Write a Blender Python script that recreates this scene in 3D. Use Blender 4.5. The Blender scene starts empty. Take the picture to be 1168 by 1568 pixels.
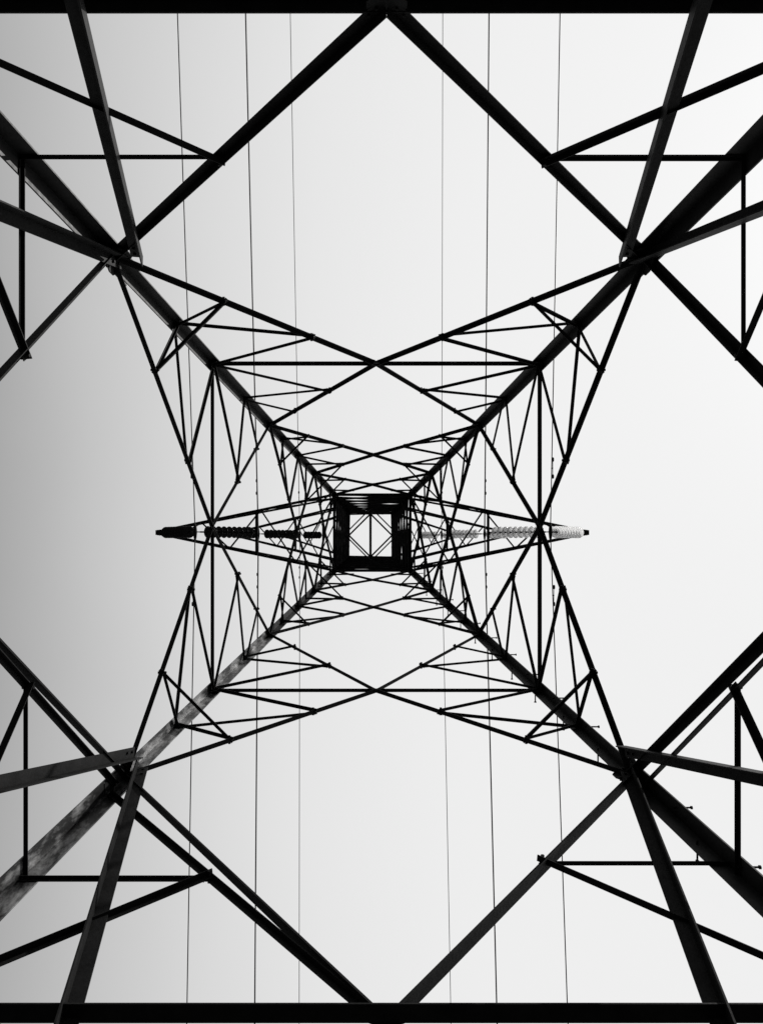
import bpy, math, random
from mathutils import Vector
random.seed(4)
V=Vector
scene=bpy.context.scene
CAMH=1.6
DX,DY=0.12,-0.18          # tower axis relative to the camera position
F=1045.0
# ------------------------------------------------------------ materials
def mat(name):
    m=bpy.data.materials.new(name); m.use_nodes=True
    return m,m.node_tree.nodes,m.node_tree.links,m.node_tree.nodes['Principled BSDF']
def steel(name,c0,c1,r0,r1,metal=0.35,scale=6,p0=.3,p1=.7,bump=.25,spec=.2,stretch=None):
    m,N,L,b=mat(name)
    tc=N.new('ShaderNodeTexCoord')
    mpn=N.new('ShaderNodeMapping'); L.new(tc.outputs['Object'],mpn.inputs['Vector'])
    if stretch: mpn.inputs['Scale'].default_value=stretch
    n=N.new('ShaderNodeTexNoise'); n.inputs['Scale'].default_value=scale; n.inputs['Detail'].default_value=8
    n.inputs['Roughness'].default_value=.65
    L.new(mpn.outputs[0],n.inputs['Vector'])
    r=N.new('ShaderNodeValToRGB'); r.color_ramp.elements[0].position=p0; r.color_ramp.elements[1].position=p1
    r.color_ramp.elements[0].color=(c0,c0,c0,1); r.color_ramp.elements[1].color=(c1,c1,c1,1)
    L.new(n.outputs['Fac'],r.inputs['Fac']); L.new(r.outputs['Color'],b.inputs['Base Color'])
    n2=N.new('ShaderNodeTexNoise'); n2.inputs['Scale'].default_value=scale*5; n2.inputs['Detail'].default_value=5
    L.new(tc.outputs['Object'],n2.inputs['Vector'])
    mr=N.new('ShaderNodeMapRange'); mr.inputs['To Min'].default_value=r0; mr.inputs['To Max'].default_value=r1
    L.new(n2.outputs['Fac'],mr.inputs['Value']); L.new(mr.outputs['Result'],b.inputs['Roughness'])
    b.inputs['Metallic'].default_value=metal
    b.inputs['Specular IOR Level'].default_value=spec
    bp=N.new('ShaderNodeBump'); bp.inputs['Strength'].default_value=bump; bp.inputs['Distance'].default_value=.01
    L.new(n2.outputs['Fac'],bp.inputs['Height']); L.new(bp.outputs['Normal'],b.inputs['Normal'])
    return m
M_steel=steel('painted_steel',.005,.014,.5,.75,0,spec=.07)
M_leg=steel('leg_steel',.008,.022,.4,.65,0.05,4,spec=.15)
M_sunleg=steel('sun_tinted_zinc_leg',.02,.36,.28,.55,.35,7,.44,.68,.3,.3,(1,1,.4))  # lower-left leg: sunlight and shadow streaks painted into the mottled zinc colour
M_wire=steel('aluminium_conductor',.02,.03,.5,.7,.2,10)
M_dark=steel('brown_porcelain',.01,.02,.15,.3,0,10)
M_conc=steel('concrete',.25,.38,.8,.95,0,5)
M_glass,N,L,b=mat('toughened_glass')
b.inputs['Base Color'].default_value=(.95,.95,.95,1); b.inputs['Roughness'].default_value=.12
b.inputs['Transmission Weight'].default_value=.6; b.inputs['IOR'].default_value=1.5
n=N.new('ShaderNodeTexNoise'); n.inputs['Scale'].default_value=20
mr=N.new('ShaderNodeMapRange'); mr.inputs['To Min'].default_value=.05; mr.inputs['To Max'].default_value=.25
L.new(n.outputs['Fac'],mr.inputs['Value']); L.new(mr.outputs['Result'],b.inputs['Roughness'])
tr=N.new('ShaderNodeBsdfTranslucent'); tr.inputs['Color'].default_value=(.95,.95,.95,1)
mx=N.new('ShaderNodeMixShader'); mx.inputs[0].default_value=.45
L.new(b.outputs[0],mx.inputs[1]); L.new(tr.outputs[0],mx.inputs[2]); L.new(mx.outputs[0],N['Material Output'].inputs['Surface'])

# ------------------------------------------------------------ mesh helpers
class MB:
    def __init__(s): s.v=[]; s.f=[]
    def prism(s,prof,p,q,ex,ey):
        n=len(prof); b=len(s.v)
        for c in (p,q):
            for (u,w) in prof: s.v.append(c+ex*u+ey*w)
        for i in range(n):
            j=(i+1)%n; s.f.append((b+i,b+j,b+n+j,b+n+i))
        s.f.append(tuple(b+i for i in reversed(range(n)))); s.f.append(tuple(b+n+i for i in range(n)))
    def cyl(s,p,q,r,seg=6,r2=None):
        a=(q-p).normalized(); ex=a.orthogonal().normalized(); ey=a.cross(ex)
        n=seg; b=len(s.v); r2=r if r2 is None else r2
        for c,rr in ((p,r),(q,r2)):
            for i in range(n):
                t=2*math.pi*i/n; s.v.append(c+ex*math.cos(t)*rr+ey*math.sin(t)*rr)
        for i in range(n):
            j=(i+1)%n; s.f.append((b+i,b+j,b+n+j,b+n+i))
        s.f.append(tuple(b+i for i in reversed(range(n)))); s.f.append(tuple(b+n+i for i in range(n)))
    def lathe(s,o,a,prof,seg=16):
        a=a.normalized(); ex=a.orthogonal().normalized(); ey=a.cross(ex); b=len(s.v)
        for (h,r) in prof:
            for i in range(seg):
                t=2*math.pi*i/seg; s.v.append(o+a*h+(ex*math.cos(t)+ey*math.sin(t))*max(r,.001))
        for k in range(len(prof)-1):
            for i in range(seg):
                j=(i+1)%seg
                s.f.append((b+k*seg+i,b+k*seg+j,b+(k+1)*seg+j,b+(k+1)*seg+i))
        s.f.append(tuple(b+i for i in reversed(range(seg))))
        s.f.append(tuple(b+(len(prof)-1)*seg+i for i in range(seg)))
    def obj(s,name,m,parent=None,smooth=False):
        me=bpy.data.meshes.new(name); me.from_pydata([tuple(x) for x in s.v],[],s.f)
        import bmesh
        bm=bmesh.new(); bm.from_mesh(me); bmesh.ops.recalc_face_normals(bm,faces=bm.faces); bm.to_mesh(me); bm.free()
        me.materials.append(m)
        if smooth:
            for p in me.polygons: p.use_smooth=True
        o=bpy.data.objects.new(name,me); scene.collection.objects.link(o)
        if parent: o.parent=parent
        return o
def angle(M,p,q,n,w,off=0.0,ext=0.03,flip=1,t=None,bolts=True,win=None):
    """L-section bar p->q; n = outward normal of the face; off = shift inward"""
    a=(q-p).normalized(); n=(n-a*n.dot(a)).normalized(); sd=a.cross(n)*flip
    t=t or max(.008,w*.11); win=win or w
    p=p-a*ext-n*off; q=q+a*ext-n*off
    prof=[(-w/2,-win/2),(w/2,-win/2),(w/2,-win/2+t),(-w/2+t,-win/2+t),(-w/2+t,win/2),(-w/2,win/2)]
    M.prism(prof,p,q,sd,-n)
    if bolts:
        for e,d in ((p,a),(q,-a)):
            for k in (1,2):
                c=e+d*(.035+.06*(k-1))*max(.8,w/.07)+sd*(w*.12)-n*(-win/2+t)
                BOLT.cyl(c+n*(t+.012),c-n*.018,w*.13,6)
BOLT=MB(); GUS=MB()
def gusset(c,n,up,w,h,off=0.0,bolts=True):
    n=n.normalized(); up=(up-n*up.dot(n)).normalized(); sd=up.cross(n)
    k=.35
    pts=[(-w,-h*k),(-w*k,-h),(w*k,-h),(w,-h*k),(w,h*k),(w*k,h),(-w*k,h),(-w,h*k)]
    c=c-n*off
    GUS.prism([(x/2,y/2) for x,y in pts],c+n*.006,c-n*.006,sd,up)
    if bolts:
        for sx in (-.3,.3):
            for sy in (-.28,.28):
                b=c+sd*sx*w+up*sy*h
                BOLT.cyl(b+n*.02,b-n*.022,.011,6)

# ------------------------------------------------------------ tower geometry
ZW=18.0; ZT=30.3
def hw(z): return 3.88-.16*z if z<=ZW else 1.0-.004*(z-ZW)
def P(x,y,z): return V((DX+x,DY+y,z+CAMH))
def leg(sx,sy,z): w=hw(z); return P(sx*w,sy*w,z)
FACES=[(V((0,-1,0)),V((1,0,0))),(V((0,1,0)),V((1,0,0))),(V((-1,0,0)),V((0,1,0))),(V((1,0,0)),V((0,1,0)))]
def fp(fi,s,z):
    n,l=FACES[fi]; w=hw(z); q=n*w+l*(s*w); return P(q.x,q.y,z)
Z0,ZB,ZC,ZD,ZE,ZF=4.33,9.72,12.4,14.3,15.8,16.9
ZA=7.2
def za_of(fi,s):
    sy={0:-1,1:1}.get(fi,s)
    return 7.06 if sy<0 else 7.34
tower=bpy.data.objects.new('transmission_tower',None); scene.collection.objects.link(tower)
LEG=MB(); SUNLEG=MB(); BR=MB()
for sx in (-1,1):
    for sy in (-1,1):
        T=SUNLEG if (sx,sy)==(-1,1) else LEG  # sunlit corner leg gets its own mesh, with sunlight in its base colour
        for (za,zb,a,t) in ((-CAMH+.1,ZA+.2,.175,.016),(ZA-.25,ZC+.2,.14,.014),(ZC-.2,ZW+.1,.12,.012),(ZW-.1,ZT,.10,.011)):
            p,q=leg(sx,sy,za),leg(sx,sy,zb)
            sh=V((sx,sy,0))*(a*.28)
            prof=[(0,0),(a,0),(a,t),(t,t),(t,a),(0,a)]
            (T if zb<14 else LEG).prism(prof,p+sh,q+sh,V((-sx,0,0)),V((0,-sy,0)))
def lerp(p,q,t): return p+(q-p)*t
# heavy bars: (inset at leg node, inset at foot, extension past node)
HB={(0,-1):(.25,.86,-.02),(0,1):(.22,.85,-.02),(1,-1):(.15,.93,.12),(1,1):(.05,1.0,.12),
    (2,-1):(.05,1.12,.12),(3,-1):(.0,1.18,.10),(2,1):(.22,.75,.12),(3,1):(.24,.72,.08)}
for fi,(n,l) in enumerate(FACES):
    angle(BR,fp(fi,-1,Z0),fp(fi,1,Z0),n,.12,off=(-.075,.04,-.02,-.02)[fi],ext=0)
    angle(BR,fp(fi,-1,ZB),fp(fi,1,ZB),n,.05,ext=0)
    angle(BR,fp(fi,-1,-CAMH+.35),fp(fi,1,-CAMH+.35),n,.1,ext=0)
    m0,mB,mD,mF=fp(fi,0,Z0),fp(fi,0,ZB),fp(fi,0,ZD),fp(fi,0,ZF)
    up=V((0,0,1))
    gusset(m0,n,up,.26,.16,off=-.03,bolts=False); gusset(mB,n,up,.18,.15); gusset(mD,n,up,.13,.11,bolts=False)
    for s in (-1,1):
        Lg=lambda z: fp(fi,s,z)
        A=Lg(za_of(fi,s)); C=Lg(ZC); E=Lg(ZE); G=Lg(ZW)
        inn=-l*s
        gusset(A+inn*.08,n,up,.2,.3,off=-.02); gusset(Lg(ZB)+inn*.05,n,up,.12,.18); gusset(C+inn*.05,n,up,.13,.22,off=-.01,bolts=False)
        dbl=(fi,s) in ((1,-1),(2,1),(3,1))
        angle(BR,m0+l*s*.03,A,n,.10 if (fi,s)==(1,1) else .078,flip=s,ext=0.0)
        i0,g0,ex=HB[(fi,s)]
        g=fp(fi,0,-CAMH+.3)+l*s*g0
        angle(BR,A+inn*i0,g,n,.118,off=.07,ext=ex,flip=-s,t=.013)
        if dbl:
            a0=Lg(7.12)
            if (fi,s)==(1,-1): a0=Lg(6.98)
            angle(BR,m0+l*s*.1,a0,n,.052,off=.0,flip=-s,ext=.0)
            D1=lerp(m0+l*s*.1,a0,.5)
        else: D1=lerp(m0,A,.51 if (fi,s)==(1,1) else .49)
        z1=D1.z-CAMH
        angle(BR,D1,Lg(z1),n,.036,off=-.015)
        angle(BR,D1,Lg(Z0+.02),n,.055,off=.02,ext=.04)
        # A - B panel
        angle(BR,A,mB,n,.056,flip=-s)
        q1,q2=lerp(A,mB,.345),lerp(A,mB,.69)
        zl=8.55
        angle(BR,q1,Lg(zl),n,.036,off=.02,ext=.05)
        angle(BR,q2,Lg(zl),n,.036,off=-.02,flip=-1,ext=.05)
        angle(BR,q2,Lg(ZB),n,.040,off=.02,ext=.05)
        # B - C panel
        angle(BR,mB,C,n,.050,flip=s)
        q3,q4=lerp(mB,C,.38),lerp(mB,C,.72)
        zl2=11.1
        angle(BR,q3,Lg(ZB),n,.038,off=.02)
        angle(BR,q3,Lg(zl2),n,.034,off=-.02)
        angle(BR,q4,Lg(zl2),n,.032,off=.02)
        # C - D - E - F - G
        angle(BR,C,mD,n,.055,flip=-s)
        a1,a2=lerp(C,mD,.33),lerp(C,mD,.67)
        angle(BR,a1,Lg(13.2),n,.036,off=.02); angle(BR,a2,Lg(13.2),n,.036,off=-.02); angle(BR,a2,Lg(ZD),n,.04,off=.02)
        angle(BR,mD,E,n,.055,flip=s)
        a3=lerp(mD,E,.5)
        angle(BR,a3,Lg(ZD),n,.04,off=.02); angle(BR,a3,Lg(15.1),n,.04,off=-.02)
        angle(BR,E,mF,n,.055,flip=-s)
        a4=lerp(E,mF,.5); angle(BR,a4,Lg(16.4),n,.04,off=.02)
        angle(BR,mF,G,n,.055,flip=s)
        a5=lerp(mF,G,.5); angle(BR,a5,Lg(17.4),n,.04,off=.02)
        for q_ in (q1,q2,q3,q4,D1):
            BOLT.cyl(q_+n*.05,q_-n*.05,.016,6)
# plan (corner) bracing between neighbouring faces
for sx in (-1,1):
    for sy in (-1,1):
        fx=2 if sx<0 else 3; fy=0 if sy<0 else 1
        zc=za_of(fy,sx)
        for za,zb,t,w in ((zc,ZB,.345,.038),(ZC,ZD,.33,.034),(ZE,ZD,.5,.034),(ZE,ZF,.5,.034)):
            a=lerp(fp(fy,sx,za),fp(fy,0,zb),t); b=lerp(fp(fx,sy,za),fp(fx,0,zb),t)
            angle(BR,a,b,V((0,0,-1)),w,off=.03,ext=.05)
# ------------------------------------------------------------ upper body
zs=[18,19.4,20.8,22.2,23.6,25.0,26.3,27.6,28.9,30.2]
for i,z in enumerate(zs):
    for fi,(n,l) in enumerate(FACES):
        big=(i in (0,1,4,5,8,9))
        if big or i%2==0: angle(BR,fp(fi,-1,z),fp(fi,1,z),n,.07 if i==0 else .055,ext=0,bolts=False)
        if i<len(zs)-1:
            z2=zs[i+1]
            angle(BR,fp(fi,-1,z),fp(fi,1,z2),n,.055,off=-.02,bolts=False)
            angle(BR,fp(fi,1,z),fp(fi,-1,z2),n,.055,off=.03,bolts=False)
def plan_diamond(z,w):
    m=[fp(i,0,z) for i in range(4)]
    for a,b in ((0,2),(2,1),(1,3),(3,0)): angle(BR,m[a],m[b],V((0,0,-1)),w,bolts=False)
plan_diamond(30.2,.07)
plan_diamond(25.0,.045)
angle(BR,fp(0,0,30.2),fp(1,0,30.2),V((0,0,-1)),.11,off=-.08,bolts=False)
for fi,(n,l) in enumerate(FACES):
    for s in (-1,1):
        angle(BR,fp(fi,s*.5,30.2),fp(fi,s,29.3),n,.07,bolts=False)
# ------------------------------------------------------------ cross arms
ARM=MB(); INS={-1:MB(),1:MB()}; FIT=MB(); clamps=[]
def disc_string(M,top,bot):
    d=bot-top; Ln=d.length; a=d.normalized()
    FIT.cyl(top,top+a*.16,.02); FIT.cyl(bot-a*.16,bot,.02)
    n=int((Ln-.3)/.165); st=(Ln-.32)/n
    for k in range(n):
        o=top+a*(.16+k*st)
        FIT.lathe(o,a,[(0,.02),(.03,.04),(.05,.035),(.055,.02),(st,.015)],8)
        M.lathe(o+a*.045,a,[(0,.04),(.012,.09),(.03,.140),(.045,.150),(.05,.142),(.04,.125),(.052,.112),(.036,.09),(.045,.07),(.03,.04)],18)
arms=[(18.0,5.62,19.4,3.05,4.24,1.6),(23.6,4.80,25.0,2.62,3.66,1.4),(28.9,3.72,30.2,2.02,2.86,1.25)]
for (z,xt,zt,xi,xc,h) in arms:
    for sx in (-1,1):
        tips=P(sx*xt,0,z)
        b=[leg(sx,-1,z),leg(sx,1,z)]; u=[leg(sx,-1,zt),leg(sx,1,zt)]
        tp=[P(sx*(xt-.02),-.035,z),P(sx*(xt-.02),.035,z)]
        dn=V((0,0,-1))
        for k in (0,1):
            yk=V((0,-1 if k==0 else 1,0))
            angle(ARM,b[k],tp[k],yk,.07,ext=.02)
            angle(ARM,u[k],tp[k]+V((0,0,.1)),yk,.055,ext=.02)
            ts=[0,.2,.4,.58,.75,.88]
            for i in range(len(ts)-1):
                lo=lerp(b[k],tp[k],ts[i+1]); hi=lerp(u[k],tp[k],ts[i])
                angle(ARM,lo,hi,yk,.038,bolts=False)
                if i: angle(ARM,lerp(b[k],tp[k],ts[i]),hi,yk,.038,bolts=False)
        ts=[0,.22,.42,.6,.76,.9]
        for i in range(len(ts)-1):
            k=i%2
            angle(ARM,lerp(b[k],tp[k],ts[i]),lerp(b[1-k],tp[1-k],ts[i+1]),dn,.04,bolts=False)
        ARM.prism([(-.28,-.06),(.0,-.075),(.07,-.06),(.07,.06),(.0,.075),(-.28,.06)],tips+V((0,0,-.07)),tips+V((0,0,.08)),V((sx,0,0)),V((0,1,0)))
        c=P(sx*xc,0,z-h); top=P(sx*(xt-.12),0,z-.08); inn=P(sx*xi,0,z-.05)
        tt=(xi-hw(z))/(xt-hw(z))
        angle(ARM,lerp(b[0],tp[0],tt),lerp(b[1],tp[1],tt),dn,.07,off=-.02)
        disc_string(INS[sx],top,c+V((sx*.08,0,.06))); disc_string(INS[sx],inn,c+V((-sx*.08,0,.06)))
        FIT.prism([(-.13,.08),(.13,.08),(.05,-.06),(-.05,-.06)],c+V((0,-.012,0)),c+V((0,.012,0)),V((1,0,0)),V((0,0,1)))
        c=c+V((0,0,-.09))
        FIT.lathe(c+V((0,-.2,0)),V((0,1,0)),[(0,.02),(.06,.035),(.2,.05),(.34,.035),(.4,.02)],10)
        clamps.append((c,z,sx))
LEG.obj('legs',M_leg,tower); SUNLEG.obj('sun_tinted_leg',M_sunleg,tower); BR.obj('lattice_bracing',M_steel,tower); GUS.obj('gusset_plates',M_steel,tower)
ARM.obj('cross_arms',M_steel,tower)
INS[1].obj('glass_insulators',M_glass,tower,True); INS[-1].obj('porcelain_insulators',M_dark,tower,True)
FIT.obj('insulator_fittings',M_steel,tower)
# step bolts on one leg
z=1.2; k=0
while z<17.5:
    if k%2: e=leg(1,1,z)+V((-.05,.05,0)); d=V((0,1,0))
    else: e=leg(1,1,z)+V((.05,-.05,0)); d=V((1,0,0))
    BOLT.cyl(e-d*.05,e+d*.13,.009,8); BOLT.cyl(e+d*.125,e+d*.14,.017,8)
    z+=.45; k+=1
BOLT.obj('bolts',M_steel,tower)
FO=MB()
for sx in (-1,1):
    for sy in (-1,1):
        c=leg(sx,sy,-CAMH); c.z=-.2
        FO.prism([(-.45,-.45),(.45,-.45),(.45,.45),(-.45,.45)],c,V((c.x,c.y,.3)),V((1,0,0)),V((0,1,0)))
        FO.prism([(-.3,-.3),(.3,-.3),(.3,.3),(-.3,.3)],V((c.x,c.y,.3)),V((c.x,c.y,.42)),V((1,0,0)),V((0,1,0)))
FO.obj('concrete_footings',M_conc,tower)
# ------------------------------------------------------------ conductors
for (c,z,sx) in clamps:
    W=MB(); pts=[]
    r=.021 if abs(z-23.6)<.1 else .0125
    slope=.105
    for i in range(-120,121):
        y=math.copysign((abs(i)/120)**1.6*290,i)
        pts.append(c+V((y*.0085,y,-slope*abs(y)+slope/300*y*y)))
    seg=6
    for i,p in enumerate(pts):
        for k in range(seg):
            t=2*math.pi*k/seg; W.v.append(p+V((math.cos(t)*r,0,math.sin(t)*r)))
    for i in range(len(pts)-1):
        for k in range(seg):
            j=(k+1)%seg; W.f.append((i*seg+k,i*seg+j,(i+1)*seg+j,(i+1)*seg+k))
    for y in (-1.5,1.5):
        o=c+V((y*.0085,y,-slope*abs(y)-.09))
        W.cyl(o+V((0,-.2,0)),o+V((0,.2,0)),.008,6)
        for s in (-1,1): W.lathe(o+V((0,s*.2-.05,-.01)),V((0,1,0)),[(0,.02),(.02,.03),(.08,.03),(.1,.02)],10)
        W.cyl(o,o+V((0,0,.1)),.016,6)
    W.obj('power_line',M_wire)
# ------------------------------------------------------------ ground
m,N,L,b=mat('grass_ground')
n=N.new('ShaderNodeTexNoise'); n.inputs['Scale'].default_value=1.5; n.inputs['Detail'].default_value=10
tc=N.new('ShaderNodeTexCoord'); L.new(tc.outputs['Object'],n.inputs['Vector'])
r=N.new('ShaderNodeValToRGB'); r.color_ramp.elements[0].color=(.03,.03,.03,1); r.color_ramp.elements[1].color=(.06,.06,.06,1)
L.new(n.outputs['Fac'],r.inputs['Fac']); L.new(r.outputs['Color'],b.inputs['Base Color']); b.inputs['Roughness'].default_value=.95
b.inputs['Specular IOR Level'].default_value=.1
G=MB(); S=3000
G.v=[V((-S,-S,0)),V((S,-S,0)),V((S,S,0)),V((-S,S,0))]; G.f=[(0,1,2,3)]
G.obj('ground',m)
# ------------------------------------------------------------ sky & sun
sd=V((.72,-.38,.62)).normalized()
el=math.asin(sd.z); az=math.atan2(sd.x,sd.y)
w=bpy.data.worlds.new('World'); scene.world=w; w.use_nodes=True
N=w.node_tree.nodes; L=w.node_tree.links; bg=N['Background']
sky=N.new('ShaderNodeTexSky'); sky.sky_type='NISHITA'; sky.sun_disc=False; sky.sun_elevation=el; sky.sun_rotation=az
sky.dust_density=4
bw=N.new('ShaderNodeRGBToBW'); L.new(sky.outputs[0],bw.inputs[0])
tc=N.new('ShaderNodeTexCoord'); sp=N.new('ShaderNodeSeparateXYZ'); L.new(tc.outputs['Generated'],sp.inputs[0])
def math_(op,a,b_):
    x=N.new('ShaderNodeMath'); x.operation=op
    for i,v in enumerate((a,b_)):
        if isinstance(v,(int,float)): x.inputs[i].default_value=v
        else: L.new(v,x.inputs[i])
    return x.outputs[0]
ay=math_('MULTIPLY',sp.outputs[1],sp.outputs[1])
q=math_('SUBTRACT',sp.outputs[0],math_('MULTIPLY',ay,.16))
nz=N.new('ShaderNodeTexNoise'); nz.inputs['Scale'].default_value=2.2; nz.inputs['Detail'].default_value=3
L.new(tc.outputs['Generated'],nz.inputs['Vector'])
q=math_('ADD',q,math_('MULTIPLY',math_('SUBTRACT',nz.outputs['Fac'],.5),.07))
mp=N.new('ShaderNodeMapRange'); mp.inputs['From Min'].default_value=-.6; mp.inputs['From Max'].default_value=.6
L.new(q,mp.inputs['Value'])
rp=N.new('ShaderNodeValToRGB'); cr=rp.color_ramp; cr.interpolation='B_SPLINE'
def setc(e,v): e.color=(v,v,v,1)
cr.elements[0].position=0; setc(cr.elements[0],.24)
cr.elements[1].position=1; setc(cr.elements[1],.89)
for p,v in ((.1,.40),(.19,.56),(.3,.71),(.42,.82),(.6,.89)):
    e=cr.elements.new(p); setc(e,v)
L.new(mp.outputs[0],rp.inputs['Fac'])
tot=math_('ADD',math_('MULTIPLY',rp.outputs['Color'],9.6),math_('MULTIPLY',bw.outputs[0],.08))
L.new(tot,bg.inputs['Color']); bg.inputs['Strength'].default_value=.1
sun=bpy.data.lights.new('sun','SUN'); sun.energy=4; sun.angle=math.radians(.5); sun.color=(1,.985,.965)
so=bpy.data.objects.new('sun',sun); scene.collection.objects.link(so); so.rotation_euler=sd.to_track_quat('Z','Y').to_euler()
so.location=(40,-20,40)
# ------------------------------------------------------------ camera
cam=bpy.data.cameras.new('camera'); co=bpy.data.objects.new('camera',cam); scene.collection.objects.link(co)
co.location=(0,0,CAMH); co.rotation_euler=(math.pi,0,0)
cam.sensor_width=36; cam.lens=F/1568*36; cam.shift_x=21/1568; cam.shift_y=42/1568
cam.clip_start=.05; cam.clip_end=8000
scene.camera=co
scene.view_settings.view_transform='Standard'
try: scene.view_settings.look='None'
except: pass
scene.view_settings.exposure=0
